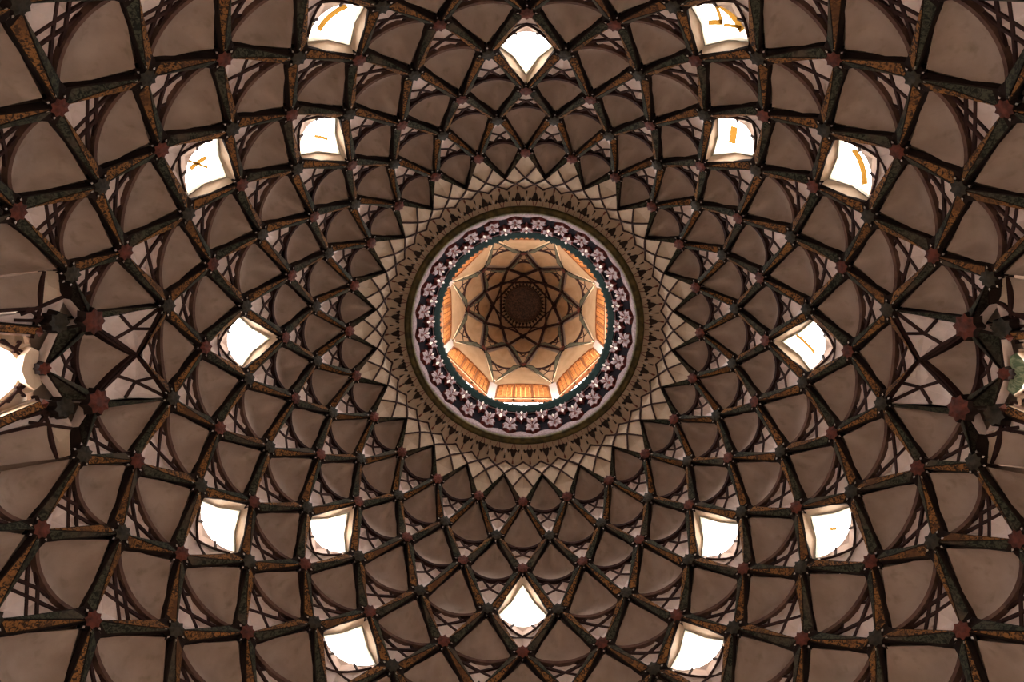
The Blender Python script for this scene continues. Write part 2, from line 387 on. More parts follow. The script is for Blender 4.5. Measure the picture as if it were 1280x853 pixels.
def is_plain(k, th):
    f, sd = side_phi(th); return not (abs(f) < 32 and k >= 5)
cache = {}
def AR(k, wn=False): ARC[0] = (.24,.24,.23,.19,.18,.17,.17,.20,.21,.21,.21)[k] if not wn else .07
def build_cell(k, th, c, wn):
    AR(k, wn)
    big = 2 if k >= 7 else 1 if k >= 3 else 0; vis = visible(MAIN, k+1, th)
    plain = is_plain(k, th)
    key = (k, wn, vis)
    org = MAIN.P(k+1, 0 if plain else th, 0)
    if not plain or key not in cache:
        cc = Cell(MAIN, (k,0),(k+1,-HS),(k+1,HS),(k+2,0)) if plain else c
        parts = cell_parts(cc, big, win=wn)
        if vis:
            ms = [(n, mb.mesh(n, org, smooth=(n == 'coffer' and not wn), merge=(n == 'coffer'))) for n, mb in parts]
        else:                                  # outside the frame: one mesh closes the dome
            allm = MB()
            for n, mb in parts:
                b = len(allm.v); allm.v += mb.v
                for f_, mi in zip(mb.f, mb.m): allm.f.append(tuple(x+b for x in f_)); allm.m.append(allm.mi(mb.mats[mi]))
            ms = [('coffer', allm.mesh('coffer', org))]
        if plain: cache[key] = ms
    else: ms = cache[key]
    if plain: o = add(ms[0][0], ms[0][1], ceiling, MAIN.P(k+1, th, 0), -R_(th))
    else: o = add(ms[0][0], ms[0][1], ceiling, org, 0)
    for n, me in ms[1:]: add(n, me, o)
    if wn and vis: o['label'] = 'coffer opened up for a skylight'
    return o
for k, th, c, wn in cells: build_cell(k, th, c, wn)

# ---- star bosses with their arms
cellmap = {(k, round(th*2)): c for k, th, c, wn in cells}
scache = {}
def get(k, th): return cellmap.get((k, round((th % 360)*2)))
def build_star(k, th):
    f, sd = side_phi(th)
    if abs(f) < 1 and k in (7, 9): return
    if k == 10 and abs(abs(f)-7.5) < 1: return
    vis = visible(MAIN, k, th)
    plain = not (abs(f) < 32 and k >= 5) and k <= KMAX
    s0, t0 = node(k, th)
    key = (k, vis)
    m = REDST if k % 2 else OLIVE; am = GREEN if k % 2 else ORANGE
    org = MAIN.P(k, 0, 0) if plain else MAIN.P(s0, t0, 0)
    if not plain or key not in scache:
        ms = []
        if plain:
            lc = Cell(MAIN, (k-1,HS),(k,0),(k,2*HS),(k+1,HS)); rc = Cell(MAIN, (k-1,-HS),(k,-2*HS),(k,0),(k+1,-HS)); ps = star_mb(MAIN, k, 0, m); st = stud_mb(MAIN, k, 0)
        else:
            lc = get(k-1, th+HS); rc = get(k-1, th-HS); ps = star_mb(MAIN, s0, t0, m); st = stud_mb(MAIN, s0, t0)
        ms.append(('star_boss', ps))
        if lc: ms += [('star_arm', x) for x in arms_of(lc, -1, am)]
        if rc: ms += [('star_arm', x) for x in arms_of(rc, 1, am)]
        ms += [('stud', x) for x in st]
        if vis: ms = [(n, mb.mesh(n, org)) for n, mb in ms]
        else:
            allm = MB()
            for n, mb in ms:
                b = len(allm.v); allm.v += mb.v
                for f_, mi in zip(mb.f, mb.m): allm.f.append(tuple(x+b for x in f_)); allm.m.append(allm.mi(mb.mats[mi]))
            ms = [('star_boss', allm.mesh('star_boss', org))]
        if plain: scache[key] = ms
    else: ms = scache[key]
    if plain: o = add(ms[0][0], ms[0][1], ceiling, MAIN.P(k, th, 0), -R_(th))
    else: o = add(ms[0][0], ms[0][1], ceiling, org, 0)
    for n, me in ms[1:]: add(n, me, o)
for k in range(1, KMAX+1):
    for j in range(24): build_star(k, j*15.0 + (7.5 if k % 2 == 0 else 0))

# ------------------------------------------------------------------ the collar of small kite panels round the oculus
mb = MB(); mb.grid([[MAIN.P(s0, 360*j/NTH, -.03) for j in range(NTH)] for s0 in (-2.0,-1.6,-1.2,-.8,-.4,-.1,.03)], COLLAR, close=True)
collar = add('collar', mb.mesh('collar', smooth=True), ceiling)
cm = {}
def kite(sT, th0):
    key = sT
    if key not in cm:
        top, bot = (sT, 0), (sT+1, 0); dl = 3.75
        if sT <= -.99: top = (-1.0, 0)
        c = Cell(MAIN, top, (sT+.5,-dl), (sT+.5,dl), bot)
        pm = MB(); pts = [(0,.08),(-.92,1),(0,1.92),(.92,1)]
        up_ = [c.P(u,v,.0) for u,v in pts]; lo = [c.P(u,v,-.04) for u,v in pts]
        pm.fan(c.P(0,1,-.022), up_, COLLAR); pm.grid([up_,lo], COLLAR, close=True)
        rb = []
        for s_ in (-1,1):
            r = MB(); strip(r, c.P, lerp2((0,0),(s_,1),3), .024, -.04, .018, RIB); rb.append(r)
        o0 = MAIN.P(sT+.5, 0, 0); cm[key] = (pm.mesh('kite_panel', o0), [r.mesh('rib', o0) for r in rb])
    p, rbs = cm[key]; o = add('kite_panel', p, collar, MAIN.P(sT+.5, th0, 0), -R_(th0))
    for r in rbs: add('rib', r, o)
for j in range(24):
    kite(-1, j*15.0); kite(-1, j*15.0+7.5); kite(0, j*15.0)
    kite(-.5, j*15.0+3.75); kite(-.5, j*15.0+11.25)
# painted tassel festoon hanging round the oculus
def FP(a, d, h=0.0):        # a = degrees from the motif's axis, d = metres out from the moulding
    d *= 1.2; s0 = -2+max(0,d-.0)/.31
    return MAIN.P(s0, a, h)
def blob(mb, pts, h, m, th=.012):
    top = [FP(a, d, h+th) for a, d in pts]; bot = [FP(a, d, h-.03) for a, d in pts]
    ca = sum(p[0] for p in pts)/len(pts); cd = sum(p[1] for p in pts)/len(pts)
    mb.fan(FP(ca, cd, h+th*1.5), top, m); mb.grid([top, bot], m, close=True)
tas = MB(); H0 = -.025
blob(tas, [(-1.7,.105),(-1.0,.09),(0,.10),(1.0,.09),(1.7,.105),(1.2,.135),(.75,.175),(0,.20),(-.75,.175),(-1.2,.135)], H0, TASSEL)
blob(tas, [(-.1,.19),(.1,.19),(.1,.235),(-.1,.235)], H0, TASSEL)
blob(tas, [(-.28,.235),(.28,.235),(.42,.285),(MAS,.285)], H0, TASRED)
blob(tas, [(-3.0,.10),(-2.5,.09),(-1.6,.115),(-2.3,.14)], H0, TASSEL); blob(tas, [(3.0,.10),(2.3,.14),(1.6,.115),(2.5,.09)], H0, TASSEL)
blob(tas, [(3.75,.09),(3.98,.12),(3.75,.15),(3.52,.12)], H0, WHITE)
blob(tas, [(3.62,.04),(3.88,.04),(3.80,.09),(3.70,.09)], H0, TASRED); blob(tas, [(3.66,.15),(3.84,.15),(3.84,.175),(3.66,.175)], H0, TASSEL)
blob(tas, [(3.52,.175),(3.98,.175),(4.08,.215),(3.42,.215)], H0, TASSEL)
for s_ in (-1,1): blob(tas, [(-.1*s_,.0),(.12*s_,.0),(1.12*s_,.09),(.86*s_,.095)], H0, REDLN)
tm = tas.mesh('tassel_motif', MAIN.P(-1.6,0,0))
for j in range(48): add('tassel_motif', tm, collar, MAIN.P(-1.6, j*7.5+3.0, 0), -R_(j*7.5+3.0))

# ------------------------------------------------------------------ skylights
def WP(c, u, v, f, h): return c.P(*WS(u, v, f), WH(u, v)+h)
names = {(3,90):'small skylight straight above the oculus, in the inner ring',
 (3,45):'small skylight in the inner ring at the upper right, with a short brown tape strip',
 (3,0):'small skylight in the inner ring straight right of the oculus',
 (3,315):'small skylight in the inner ring at the lower right of the oculus',
 (3,270):'small skylight straight below the oculus, in the inner ring',
 (3,225):'small skylight in the inner ring at the lower left of the oculus',
 (3,180):'small skylight in the inner ring straight left of the oculus',
 (3,135):'small skylight in the inner ring at the upper left, dusty, nearer the oculus',
 (5,60):'large skylight at the top edge right of centre, with crossed brown tape strips',
 (5,30):'large skylight high on the right side, with one long slanting tape strip',
 (5,330):'large skylight low on the right side, outer ring',
 (5,300):'large skylight near the bottom edge, right of centre, outer ring',
 (5,240):'large skylight near the bottom edge, left of centre, outer ring',
 (5,210):'large skylight low on the left side, outer ring',
 (5,150):'large skylight high on the left side, with faint tape strips, outer ring',
 (5,120):'large skylight at the top edge left of centre, with one long tape strip'}
TAPES = {(3,45):[((-.1,.60),(.22,.88),.07)], (5,60):[((-.5,.95),(.38,1.12),.07),((-.45,.95),(-.1,.72),.03),((-.05,.72),(.3,1.05),.03),((-.05,.75),(.22,.60),.05)],
 (5,30):[((-.45,.85),(.35,.95),.05)], (3,0):[((.25,.45),(-.25,.85),.03)], (5,120):[((-.4,.98),(.4,.85),.05)], (5,150):[((-.2,.75),(.2,.95),.04),((0,.6),(.05,1.1),.02)],
 (3,135):[((-.1,.55),(.1,.80),.03)], (5,330):[((0,.65),(.1,.78),.02)]}
idx = 0
for (k, th) in [(3,90),(3,45),(3,0),(3,315),(3,270),(3,225),(3,180),(3,135),(5,120),(5,60),(5,30),(5,330),(5,300),(5,240),(5,210),(5,150)]:
    idx += 1; c = get(k, th); org = MAIN.P(k+.8, th, -.3)
    AR(k, True); pts = [(.78*(-1+2*i/NB), arcv(.78*(-1+2*i/NB))) for i in range(NB+1)] + [(.39,.55),(0,.10),(-.39,.55)]
    sc = lambda u, v, f: WS(u, v, f)
    fr = MB()
    o1 = [WP(c,u,v,.99,-.03) for u,v in pts]; o2 = [WP(c,u,v,.99,.015) for u,v in pts]; i2 = [WP(c,u,v,.93,.015) for u,v in pts]; i1 = [WP(c,u,v,.93,-.03) for u,v in pts]
    fr.grid([o1,o2,i2,i1], FRAME, close=True)
    wo = add('window_%d' % idx, fr.mesh('window_frame', org), None, org)
    tag(wo, names[(k,th)], kind='structure')
    pn = MB(); 
    rows = []
    for jj in range(6):
        t = jj/5; rows.append([WP(c, .78*x, (.10+.90*abs(x))*(1-t)+arcv(.78*x)*t, .965, -.012) for x in [-1+2*i/NB for i in range(NB+1)]])
    pn.grid(rows, GLASS)
    add('pane', pn.mesh('pane', org), wo)
    for a, b, wd in TAPES.get((k,th), []):
        t = MB(); strip(t, lambda u,v,h: WP(c,u,v,1,h), lerp2(a,b,4), wd*1.5, -.004, .002, TAPE); o = add('tape_strip', t.mesh('tape_strip', org), wo); o['label'] = 'strip of brown tape on the glass'

# ------------------------------------------------------------------ side niches (left and right)
def niche(sd, left):
    ARC[0] = .2
    P = lambda s0, f, h=0.0: MAIN.P(s0 if left or s0 < 8 else s0-.2*min(1, (s0-8)/.3), sd+f, h)
    root = bpy.data.objects.new('side_niche', None); COL.objects.link(root); root.parent = ceiling; root['label'] = 'deep window niche at the left edge of the dome' if left else 'deep window niche at the right edge of the dome'
    root.location = P(8.2, 0, 0); org = root.location.copy()
    def put(name, mb, label=None, smooth=False):
        o = add(name, mb.mesh(name, org, smooth=smooth), root)
        if label: o['label'] = label
        return o
    # net between cell (5,0), the star pair and the small hanging coffer
    for g in (1,-1):
        B = (6.0, HS*g); T = (T_S, 0.0); E = (E_S, E_A*g)
        m1 = (6.62, 3.9*g); m2 = (6.85, 5.9*g)
        for pl in ([B,(6.25,HS*g*.50),m1],[(6.25,HS*g*.50),T,m1],[T,(6.95,E_A*g*.48),m1],[(6.95,E_A*g*.48),E,m2,m1],[B,m1,m2]):
            cs = sum(p[0] for p in pl)/len(pl); cf = sum(p[1] for p in pl)/len(pl); q = MB()
            top = [P(a,b,-.05) for a,b in pl]; q.fan(P(cs,cf,-.08), top, PANEL); q.grid([top,[P(a,b,-.12) for a,b in pl]], PANEL, close=True); put('lattice_panel', q)
        for seg in ([B,(6.25,HS*g*.50),T],[T,(6.95,E_A*g*.48),E],[B,m1,(6.95,E_A*g*.48)],[(6.25,HS*g*.50),m1,m2]):
            q = MB(); pp = []
            for i in range(len(seg)-1): pp += lerp2(seg[i], seg[i+1], 3)[(1 if i else 0):]
            strip(q, P, pp, .035, -.08, -.03, RIB); put('rib', q)
    # hanging coffer between the star pair
    A=(T_S,sd); B=(E_S,sd-E_A); C=(E_S,sd+E_A); D=(F_S if left else F_S-.2,sd)
    c = Cell(MAIN, A, B, C, D)
    masonry_c = MB(); n=4
    masonry_c.grid([[c.P((j-i)/n,(i+j)/n,MAS) for j in range(n+1)] for i in range(n+1)], MASON); put('back', masonry_c)
    prt = cell_parts(c, False)
    co = add('coffer', prt[0][1].mesh('coffer', org, smooth=True, merge=True), root)
    for n_, m_ in prt[1:]: add(n_, m_.mesh(n_, org), root)
    for g in (1,-1):
        q = MB(); strip(q, c.P, lerp2((0,.05),(g*.95,1.0),5), .035, -.17, -.02, RIB); put('rib', q)
    # big dark red bosses of the star pair and their green arms
    for g in (1,-1):
        s = add('star_boss', star_mb(MAIN, E_S, sd+E_A*g, REDST, r=.16, h1=.09).mesh('star_boss', org), root); s['label'] = 'large dark red boss'
        for x in arms_of(c, g, GREEN, which=(0,1)): add('star_arm', x.mesh('star_arm', org), root)
        cc = get(6, sd+HS*g)
        for x in arms_of(cc, -g, GREEN): add('star_arm', x.mesh('star_arm', org), root)
        # arm from boss to the next boss outwards
        x = MB(); a = P(E_S+.05,E_A*g,.03); b = P(8.0,11.5*g,.03); i1 = P(7.85,E_A*g*1.5,-.06)
        x.poly([a,b,i1], DARK); x.poly([a+(i1-a)*.12+(b-a)*.05, a+(b-a)*.93, a+(i1-a)*.9+(b-a)*.05], GREEN); x.poly([a,i1,P(7.85,E_A*g*1.5,-.2),P(E_S,E_A*g,-.2)], PANEL); x.poly([b,i1,P(7.85,E_A*g*1.5,-.25),P(8.0,11.5*g,-.25)], DARK)
        add('star_arm', x.mesh('star_arm', org), root)
        x = MB(); a = P(E_S+.05,E_A*g,.03); b = P(F_S,0,.0); i1 = P(8.0,4.6*g,-.08)
        x.poly([a,b,i1], DARK); x.poly([a+(b-a)*.1+(i1-a)*.05, a+(b-a)*.9, a+(i1-a)*.85+(b-a)*.08], GREEN); x.poly([a,i1,P(8.0,4.6*g,-.2),P(E_S,E_A*g,-.2)], PANEL); x.poly([b,i1,P(8.0,4.6*g,-.2),P(F_S,0,-.2)], PANEL)
        add('star_arm', x.mesh('star_arm', org), root)
        ob = add('star_boss', star_mb(MAIN, 8.06, sd+5.3*g, OLIVE, r=.125, h0=-.22, h1=-.05).mesh('star_boss', org), root); ob['label'] = 'olive boss set back in the niche'
    fb = add('star_boss', star_mb(MAIN, F_S if left else F_S-.2, sd, REDST, r=.075, h0=-.06, h1=.05).mesh('star_boss', org), root); fb['label'] = 'small red boss at the niche point'
    # recessed alcove: side shells, ochre arms, net and soffit panel
    SO = 10.2
    for g in (1,-1):
        q = MB(); rows = []
        for j in range(9):
            t = j/8; r = []
            for i in range(9):
                u = i/8; s0 = 8.28+(SO-8.28)*u; f0 = 11.3-1.5*min(1, 2*u); f1 = 6.9-.7*u; f_ = f1+(f0-f1)*t
                r.append(P(s0, f_*g, -.16-.22*math.sin(math.pi*t)*math.sin(math.pi*min(1,u*.9+.05))))
            rows.append(r)
        q.grid(rows, SHELL); put('side_shell', q, smooth=True)
        q = MB()       # net beside the bosses
        for pl in ([(7.85,8.2*g),(8.28,11.2*g),(8.28,6.9*g)], [(7.85,8.2*g),(8.28,6.9*g),(8.0,4.6*g)], [(8.0,4.6*g),(8.28,6.9*g),(SO,6.2*g),(SO,5.5*g),(8.45,3.6*g)]):
            pass
        for pl, m_ in (([(7.80,8.6*g),(8.0,11.4*g),(8.28,11.3*g),(8.28,6.9*g)], CREAM), ([(7.80,8.2*g),(8.28,6.9*g),(8.0,4.6*g)], PANEL), ([(8.0,4.6*g),(8.28,6.9*g),(8.5,6.4*g),(8.42,3.6*g)], PANEL), ([(8.5,6.4*g),(SO,6.3*g),(SO,5.9*g),(8.42,3.6*g)], PANEL)):
            q = MB(); cs = sum(p[0] for p in pl)/4 if len(pl)==4 else sum(p[0] for p in pl)/3; cf = sum(p[1] for p in pl)/len(pl)
            q.fan(P(cs,cf,-.22), [P(a,b,-.17) for a,b in pl], m_); put('niche_panel', q)
        for seg in ([(8.28,6.9*g),(8.28,11.3*g)],[(8.28,6.9*g),(SO,6.2*g)],[(7.8,8.4*g),(8.6,6.2*g)],[(8.0,4.6*g),(8.5,6.9*g)],[(8.42,3.4*g),(8.28,6.9*g)],[(8.0,5.3*g),(8.7,5.6*g)]):
            q = MB(); strip(q, P, lerp2(seg[0],seg[1],5), .032, -.23, -.15, RIB); put('rib', q)
        q = MB(); a = P(8.36,4.9*g,-.06); b = P(SO,7.1*g,-.04); i1 = P(8.44,3.9*g,-.08); i2 = P(SO,6.2*g,-.12); 
        q.poly([a,b,i2,i1], DARK); q.poly([a+(i1-a)*.15+Vector((0,0,-.012)), b+(i2-b)*.1+Vector((0,0,-.012)), i2+(b-i2)*.15+Vector((0,0,-.012)), i1+(a-i1)*.1+Vector((0,0,-.012))], ORANGE)
        q.poly([i1,i2,P(SO,6.2*g,-.3),P(8.44,3.9*g,-.3)], CREAM); q.poly([a,b,P(SO,7.1*g,-.3),P(8.36,4.9*g,-.3)], DARK); put('star_arm', q, 'ochre painted band along the niche')
        q = MB(); q.fan(P(8.38,4.2*g,.0), [P(8.31,4.3*g,-.06),P(8.38,4.9*g,-.06),P(8.46,4.3*g,-.06),P(8.40,3.7*g,-.06)], REDST); put('red_tip', q)
        # cream net between band and soffit
        for pl in ([(8.45,.9*g),(8.44,2.8*g),(8.62,2.9*g),(8.66,1.5*g)], [(8.62,2.9*g),(9.05,3.8*g),(8.85,3.0*g),(8.6,1.5*g)], [(9.05,3.8*g),(9.6,4.5*g),(9.4,3.7*g),(8.98,3.55*g)]):
            q = MB(); cs = sum(p[0] for p in pl)/4; cf = sum(p[1] for p in pl)/4
            q.fan(P(cs,cf,-.20), [P(a,b,-.16) for a,b in pl], CREAM); put('niche_panel', q)
        for seg in ([(8.5,1.6*g),(9.0,3.8*g)],[(8.72,1.9*g),(8.6,3.2*g)],[(8.62,1.6*g),(8.85,3.5*g)]):
            q = MB(); strip(q, P, lerp2(seg[0],seg[1],4), .022, -.19, -.14, RIB); put('rib', q)
    sof = MB(); pl = [(8.40,-2.0),(8.52,-2.5),(8.64,-1.6),(8.70,0),(8.64,1.6),(8.52,2.5),(8.40,2.0),(8.44,0)]
    sof.fan(P(8.56,0,-.04), [P(a,b,-.06) for a,b in pl], CREAM if left else LEAFG)
    sof.grid([[P(a,b,-.06) for a,b in pl],[P(a,b,-.30) for a,b in pl]], CREAM, close=True)
    put('soffit_panel', sof, 'cream star-shaped soffit panel' if left else 'pale green marbled soffit panel with ring ornament')
    # jambs of the window and the window itself
    wp = [(8.50,0),(8.72,2.2),(8.98,3.5),(9.8,3.5),(9.8,-3.5),(8.98,-3.5),(8.72,-2.2)]
    bk = MB()                       # back wall with the opening left free
    out = [(8.3,0),(8.4,6.3),(8.9,6.6),(10.8,7.0),(10.8,-7.0),(8.9,-6.6),(8.4,-6.3)]
    bk.grid([[P(a,b,-.40) for a,b in out],[P(a,b,-.16) for a,b in wp],[P(a-.12,b,-.45) for a,b in wp]], CREAM, close=True)
    put('niche_back', bk)
    bk = MB(); 
    for g in (1,-1): bk.grid([[P(a,b*g,-.5) for b in (4.5,8,12,17)] for a in (7.3,8.4,9.4,10.8,12.0)], MASON)
    bk.grid([[P(a,b,-.5) for b in (-5,0,5)] for a in (7.3,8.0,8.35)], MASON)
    for g in (1,-1):
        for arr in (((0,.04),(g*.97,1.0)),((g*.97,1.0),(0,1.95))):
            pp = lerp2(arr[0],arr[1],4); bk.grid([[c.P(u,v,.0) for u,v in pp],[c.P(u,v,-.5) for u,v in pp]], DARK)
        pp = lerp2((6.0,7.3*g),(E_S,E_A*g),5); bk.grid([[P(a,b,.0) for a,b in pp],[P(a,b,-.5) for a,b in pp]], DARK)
    bk.grid([[P(a,b,-.33) for b in (-7.6,-4,0,4,7.6)] for a in (5.9,6.6,7.2,7.6)], MASON)
    bk.grid([[P(a,b,-.33) for b in (-7.6,-4,0,4,7.6)] for a in (7.6,8.3)], MASON)
    put('back', bk)
    fr = MB(); sc = lambda a,b,f: (9.4+(a-9.4)*f, b*f)
    fr.grid([[P(*sc(a,b,1.0),-.22) for a,b in wp],[P(*sc(a,b,1.0),-.17) for a,b in wp],[P(*sc(a,b,.95),-.17) for a,b in wp],[P(*sc(a,b,.95),-.22) for a,b in wp]], CREAM, close=True)
    wo = add('window_%d' % (17 if left else 18), fr.mesh('window_frame', P(9.5,0,-.3)), None, P(9.5,0,-.3))
    tag(wo, 'bright pointed window in the left side niche, cut by the left edge of the picture' if left else 'pointed window in the right side niche, beyond the green marbled panel', kind='structure')
    pn = MB(); pn.fan(P(9.4,0,-.2), [P(*sc(a,b,.97),-.2) for a,b in wp], GLASS); add('pane', pn.mesh('pane', P(9.5,0,-.3)), wo)
niche(180.0, True); niche(0.0, False)

# ------------------------------------------------------------------ oculus: moulding, muqarnas frieze, green cresting
def lathe(prof, n, m, zoff=EYE, a0=0.0):
    mb = MB(); mb.grid([[Vector((r*math.cos(R_(a0+360*j/n)), -r*math.sin(R_(a0+360*j/n)), z+zoff)) for j in range(n)] for r, z in prof], m, close=True); return mb
def cyl(r, a, z): return Vector((r*math.cos(R_(a)), -r*math.sin(R_(a)), z+EYE))
mo = lathe([(2.14,12.06),(2.11,11.985),(2.08,11.965),(2.05,11.985),(2.035,11.99),(2.015,11.975),(1.995,11.985),(1.985,12.03)], 96, GOLD)
trim1 = add('trim_1', mo.mesh('trim_1', smooth=True)); tag(trim1, 'olive gold round moulding framing the oculus opening', kind='structure')
mo = lathe([(1.985,12.03),(1.965,12.05),(1.96,12.11)], 96, PETAL); o = add('fillet', mo.mesh('fillet', smooth=True), trim1); o['label'] = 'pale inner fillet'
fz = lathe([(1.99,12.06),(1.98,12.2),(1.90,12.5),(1.80,12.75),(1.73,12.9)], 96, BLACK)
frieze = add('petalled_frieze', fz.mesh('petalled_frieze', smooth=True)); tag(frieze, 'black frieze with two rows of pale petalled tufts inside the round moulding', 'frieze')
def FZ(a, t, h=0.0):            # t 0 low/outer .. 1 high/inner
    r = 1.985-.02*t-.235*t*t**.3; z = 12.10+.80*t; return cyl(r-h, a, z-.25*h)
def petal(mb, a, t, da, dt, la, ang, h, m):
    """kite petal in frieze coords starting at (a,t), pointing at ang degrees (0 = up), length la"""
    ca, sa = math.cos(R_(ang)), math.sin(R_(ang)); K = 17.0      # degrees per unit t-length
    def q(x, y): return (a+(x*ca+y*sa)*K, t+(y*ca-x*sa)*1.0)
    pts = [q(0,0), q(-da,la*.62), q(0,la), q(da,la*.62)]
    mb.fan(FZ(*q(0,la*.55), h+.02), [FZ(x,y,h) for x,y in pts], m); mb.grid([[FZ(x,y,h) for x,y in pts],[FZ(x,y,-.03) for x,y in pts]], REDLN, close=True)
tuft = MB(); _p = petal
def petal(mb, a, t, da, dt, la, ang, h, m): _p(mb, a, t, da*1.35, dt, la*1.25, ang, h, m)
for ang in (180,135,-135,95,-95): petal(tuft, 0, .34, .062, 0, .24 if abs(ang) > 130 else .20, ang, .07, PETAL)
for ang in (28,-28): petal(tuft, 0, .36, .055, 0, .30, ang, .06, PETAL)
petal(tuft, 0, .42, .03, 0, .14, 0, .10, WHITE); petal(tuft, -0, .33, .03, 0, .14, 180, .11, REDST)
t2 = MB()
for ang in (180,120,-120,70,-70): petal(t2, 0, .78, .045, 0, .17, ang, .06, PETAL if ang != 180 else WHITE)
petal(t2, 0, .74, .04, 0, .12, 0, .09, WHITE)
for s_ in (-1,1): petal(t2, 3.2*s_, .98, .03, 0, .10, 180, .04, PETAL)
arcf = MB(); arcf.poly([FZ(a, .0+.13*(abs(a)/6.43)**2*0+.02, .02) for a in (-6.4,-3,0,3,6.4)] + [FZ(a, .17-.17*(abs(a-0)/6.43)**2, .02) for a in (5.2,2.6,0,-2.6,-5.2)], PETAL)
m1, m2, m3 = tuft.mesh('petal_tuft', FZ(0,.4)), t2.mesh('petal_tuft', FZ(0,.8)), arcf.mesh('foot_panel', FZ(0,.05))
NM = 28
for j in range(NM):
    a = 5.4+j*360/NM+270-270
    a = 270+5.25+j*360/NM
    add('petal_tuft', m1, frieze, FZ(a,.4), -R_(a)); add('petal_tuft', m2, frieze, FZ(a+180/NM,.8), -R_(a+180/NM)); add('foot_panel', m3, frieze, FZ(a+180/NM,.05), -R_(a+180/NM))
gr = lathe([(1.735,12.86),(1.72,12.84),(1.70,12.86),(1.64,12.93),(1.615,12.95),(1.615,13.05),(1.9,13.05)], 96, TEAL)
trim3 = add('trim_2', gr.mesh('trim_2', smooth=True)); tag(trim3, 'dark green toothed cresting ring at the foot of the lantern', kind='structure')
mo = lathe([(1.745,12.87),(1.735,12.835),(1.72,12.84)], 96, PETAL); add('fillet', mo.mesh('fillet'), trim3)
q = MB(); da = 1.3
pts = [(-da,.0),(-da,.045),(-.5,.045),(-.5,.075),(.5,.075),(.5,.045),(da,.045),(da,0)]
f1 = [cyl(1.625,a,12.95)*1.0 for a,d in pts]; f1 = [cyl(1.622-d*.45,a,12.95+d) for a,d in pts]; f2 = [cyl(1.650-d*.45,a,12.96+d) for a,d in pts]
q.poly(f1, TEAL); q.poly(f2, TEAL); q.grid([f1,f2], TEAL, close=True)
cmh = q.mesh('merlon', cyl(1.62,0,12.95))
for j in range(96): add('merlon', cmh, trim3, cyl(1.62,j*3.75,12.95), -R_(j*3.75))

# ------------------------------------------------------------------ lantern
CR = 1.84; AP = CR*math.cos(R_(22.5))
lroot = MB()
# ring shelf, low sills and piers: each side has a low open row of lights and the tall orange lattice window above
def side_pt(sidea, x, z, off=0.0):   # x along the side, -1..1
    hw = CR*math.sin(R_(22.5)); ax = R_(sidea); d = AP-off
    return Vector((d*math.cos(ax)-x*hw*math.sin(ax), -(d*math.sin(ax)+x*hw*math.cos(ax)), z+EYE))
for i in range(8):
    sa = i*45.0
    for (x0,x1,z0,z1) in ((-1,1,12.95,13.15),(-1,-.86,13.15,16.0),(.86,1,13.15,16.0),(-.86,.86,14.1,14.2),(-.86,.86,15.92,16.0)):
        lroot.poly([side_pt(sa,x0,z0),side_pt(sa,x1,z0),side_pt(sa,x1,z1),side_pt(sa,x0,z1)], WARM)
        lroot.poly([side_pt(sa,x0,z0,-.12),side_pt(sa,x1,z0,-.12),side_pt(sa,x1,z1,-.12),side_pt(sa,x0,z1,-.12)], WARM)
lantern = add('lantern', lroot.mesh('lantern')); tag(lantern, 'octagonal lantern with orange lattice windows and ribbed cupola above the oculus', 'lantern')
hw = CR*math.sin(R_(22.5))
for i in range(8):
    ca = i*45.0+22.5; q = MB()
    def cp(r, t, z):
        a = R_(ca); return Vector((r*math.cos(a)-t*math.sin(a), -(r*math.sin(a)+t*math.cos(a)), z+EYE))
    A = [cp(CR-.03,-.085,z) for z in (13.05,15.75)]; B = [cp(CR-.10,0,z) for z in (13.05,15.75)]
    pr = [(CR+.02,-.10),(CR-.055,-.085),(CR-.055,.085),(CR+.02,.10)]
    q.grid([[cp(r,t,13.05) for r,t in pr],[cp(r,t,15.75) for r,t in pr]], WHITE, close=True); q.poly([cp(r,t,15.75) for r,t in pr], WHITE)
    q.poly([cp(r,t,13.05) for r,t in pr], WHITE); add('pilaster', q.mesh('pilaster', cp(CR,0,14)), lantern, cp(CR,0,14))
wl = {0:'orange lattice window on the right side of the lantern',45:'orange lattice window on the upper right side of the lantern, nearly hidden',90:'orange lattice window at the top of the lantern, hidden by the cresting',135:'orange lattice window on the upper left side of the lantern, nearly hidden',
      180:'orange lattice window on the left side of the lantern',225:'orange lattice window at the lower left of the lantern',270:'orange lattice window at the bottom of the lantern, fully in view',315:'orange lattice window at the lower right of the lantern'}
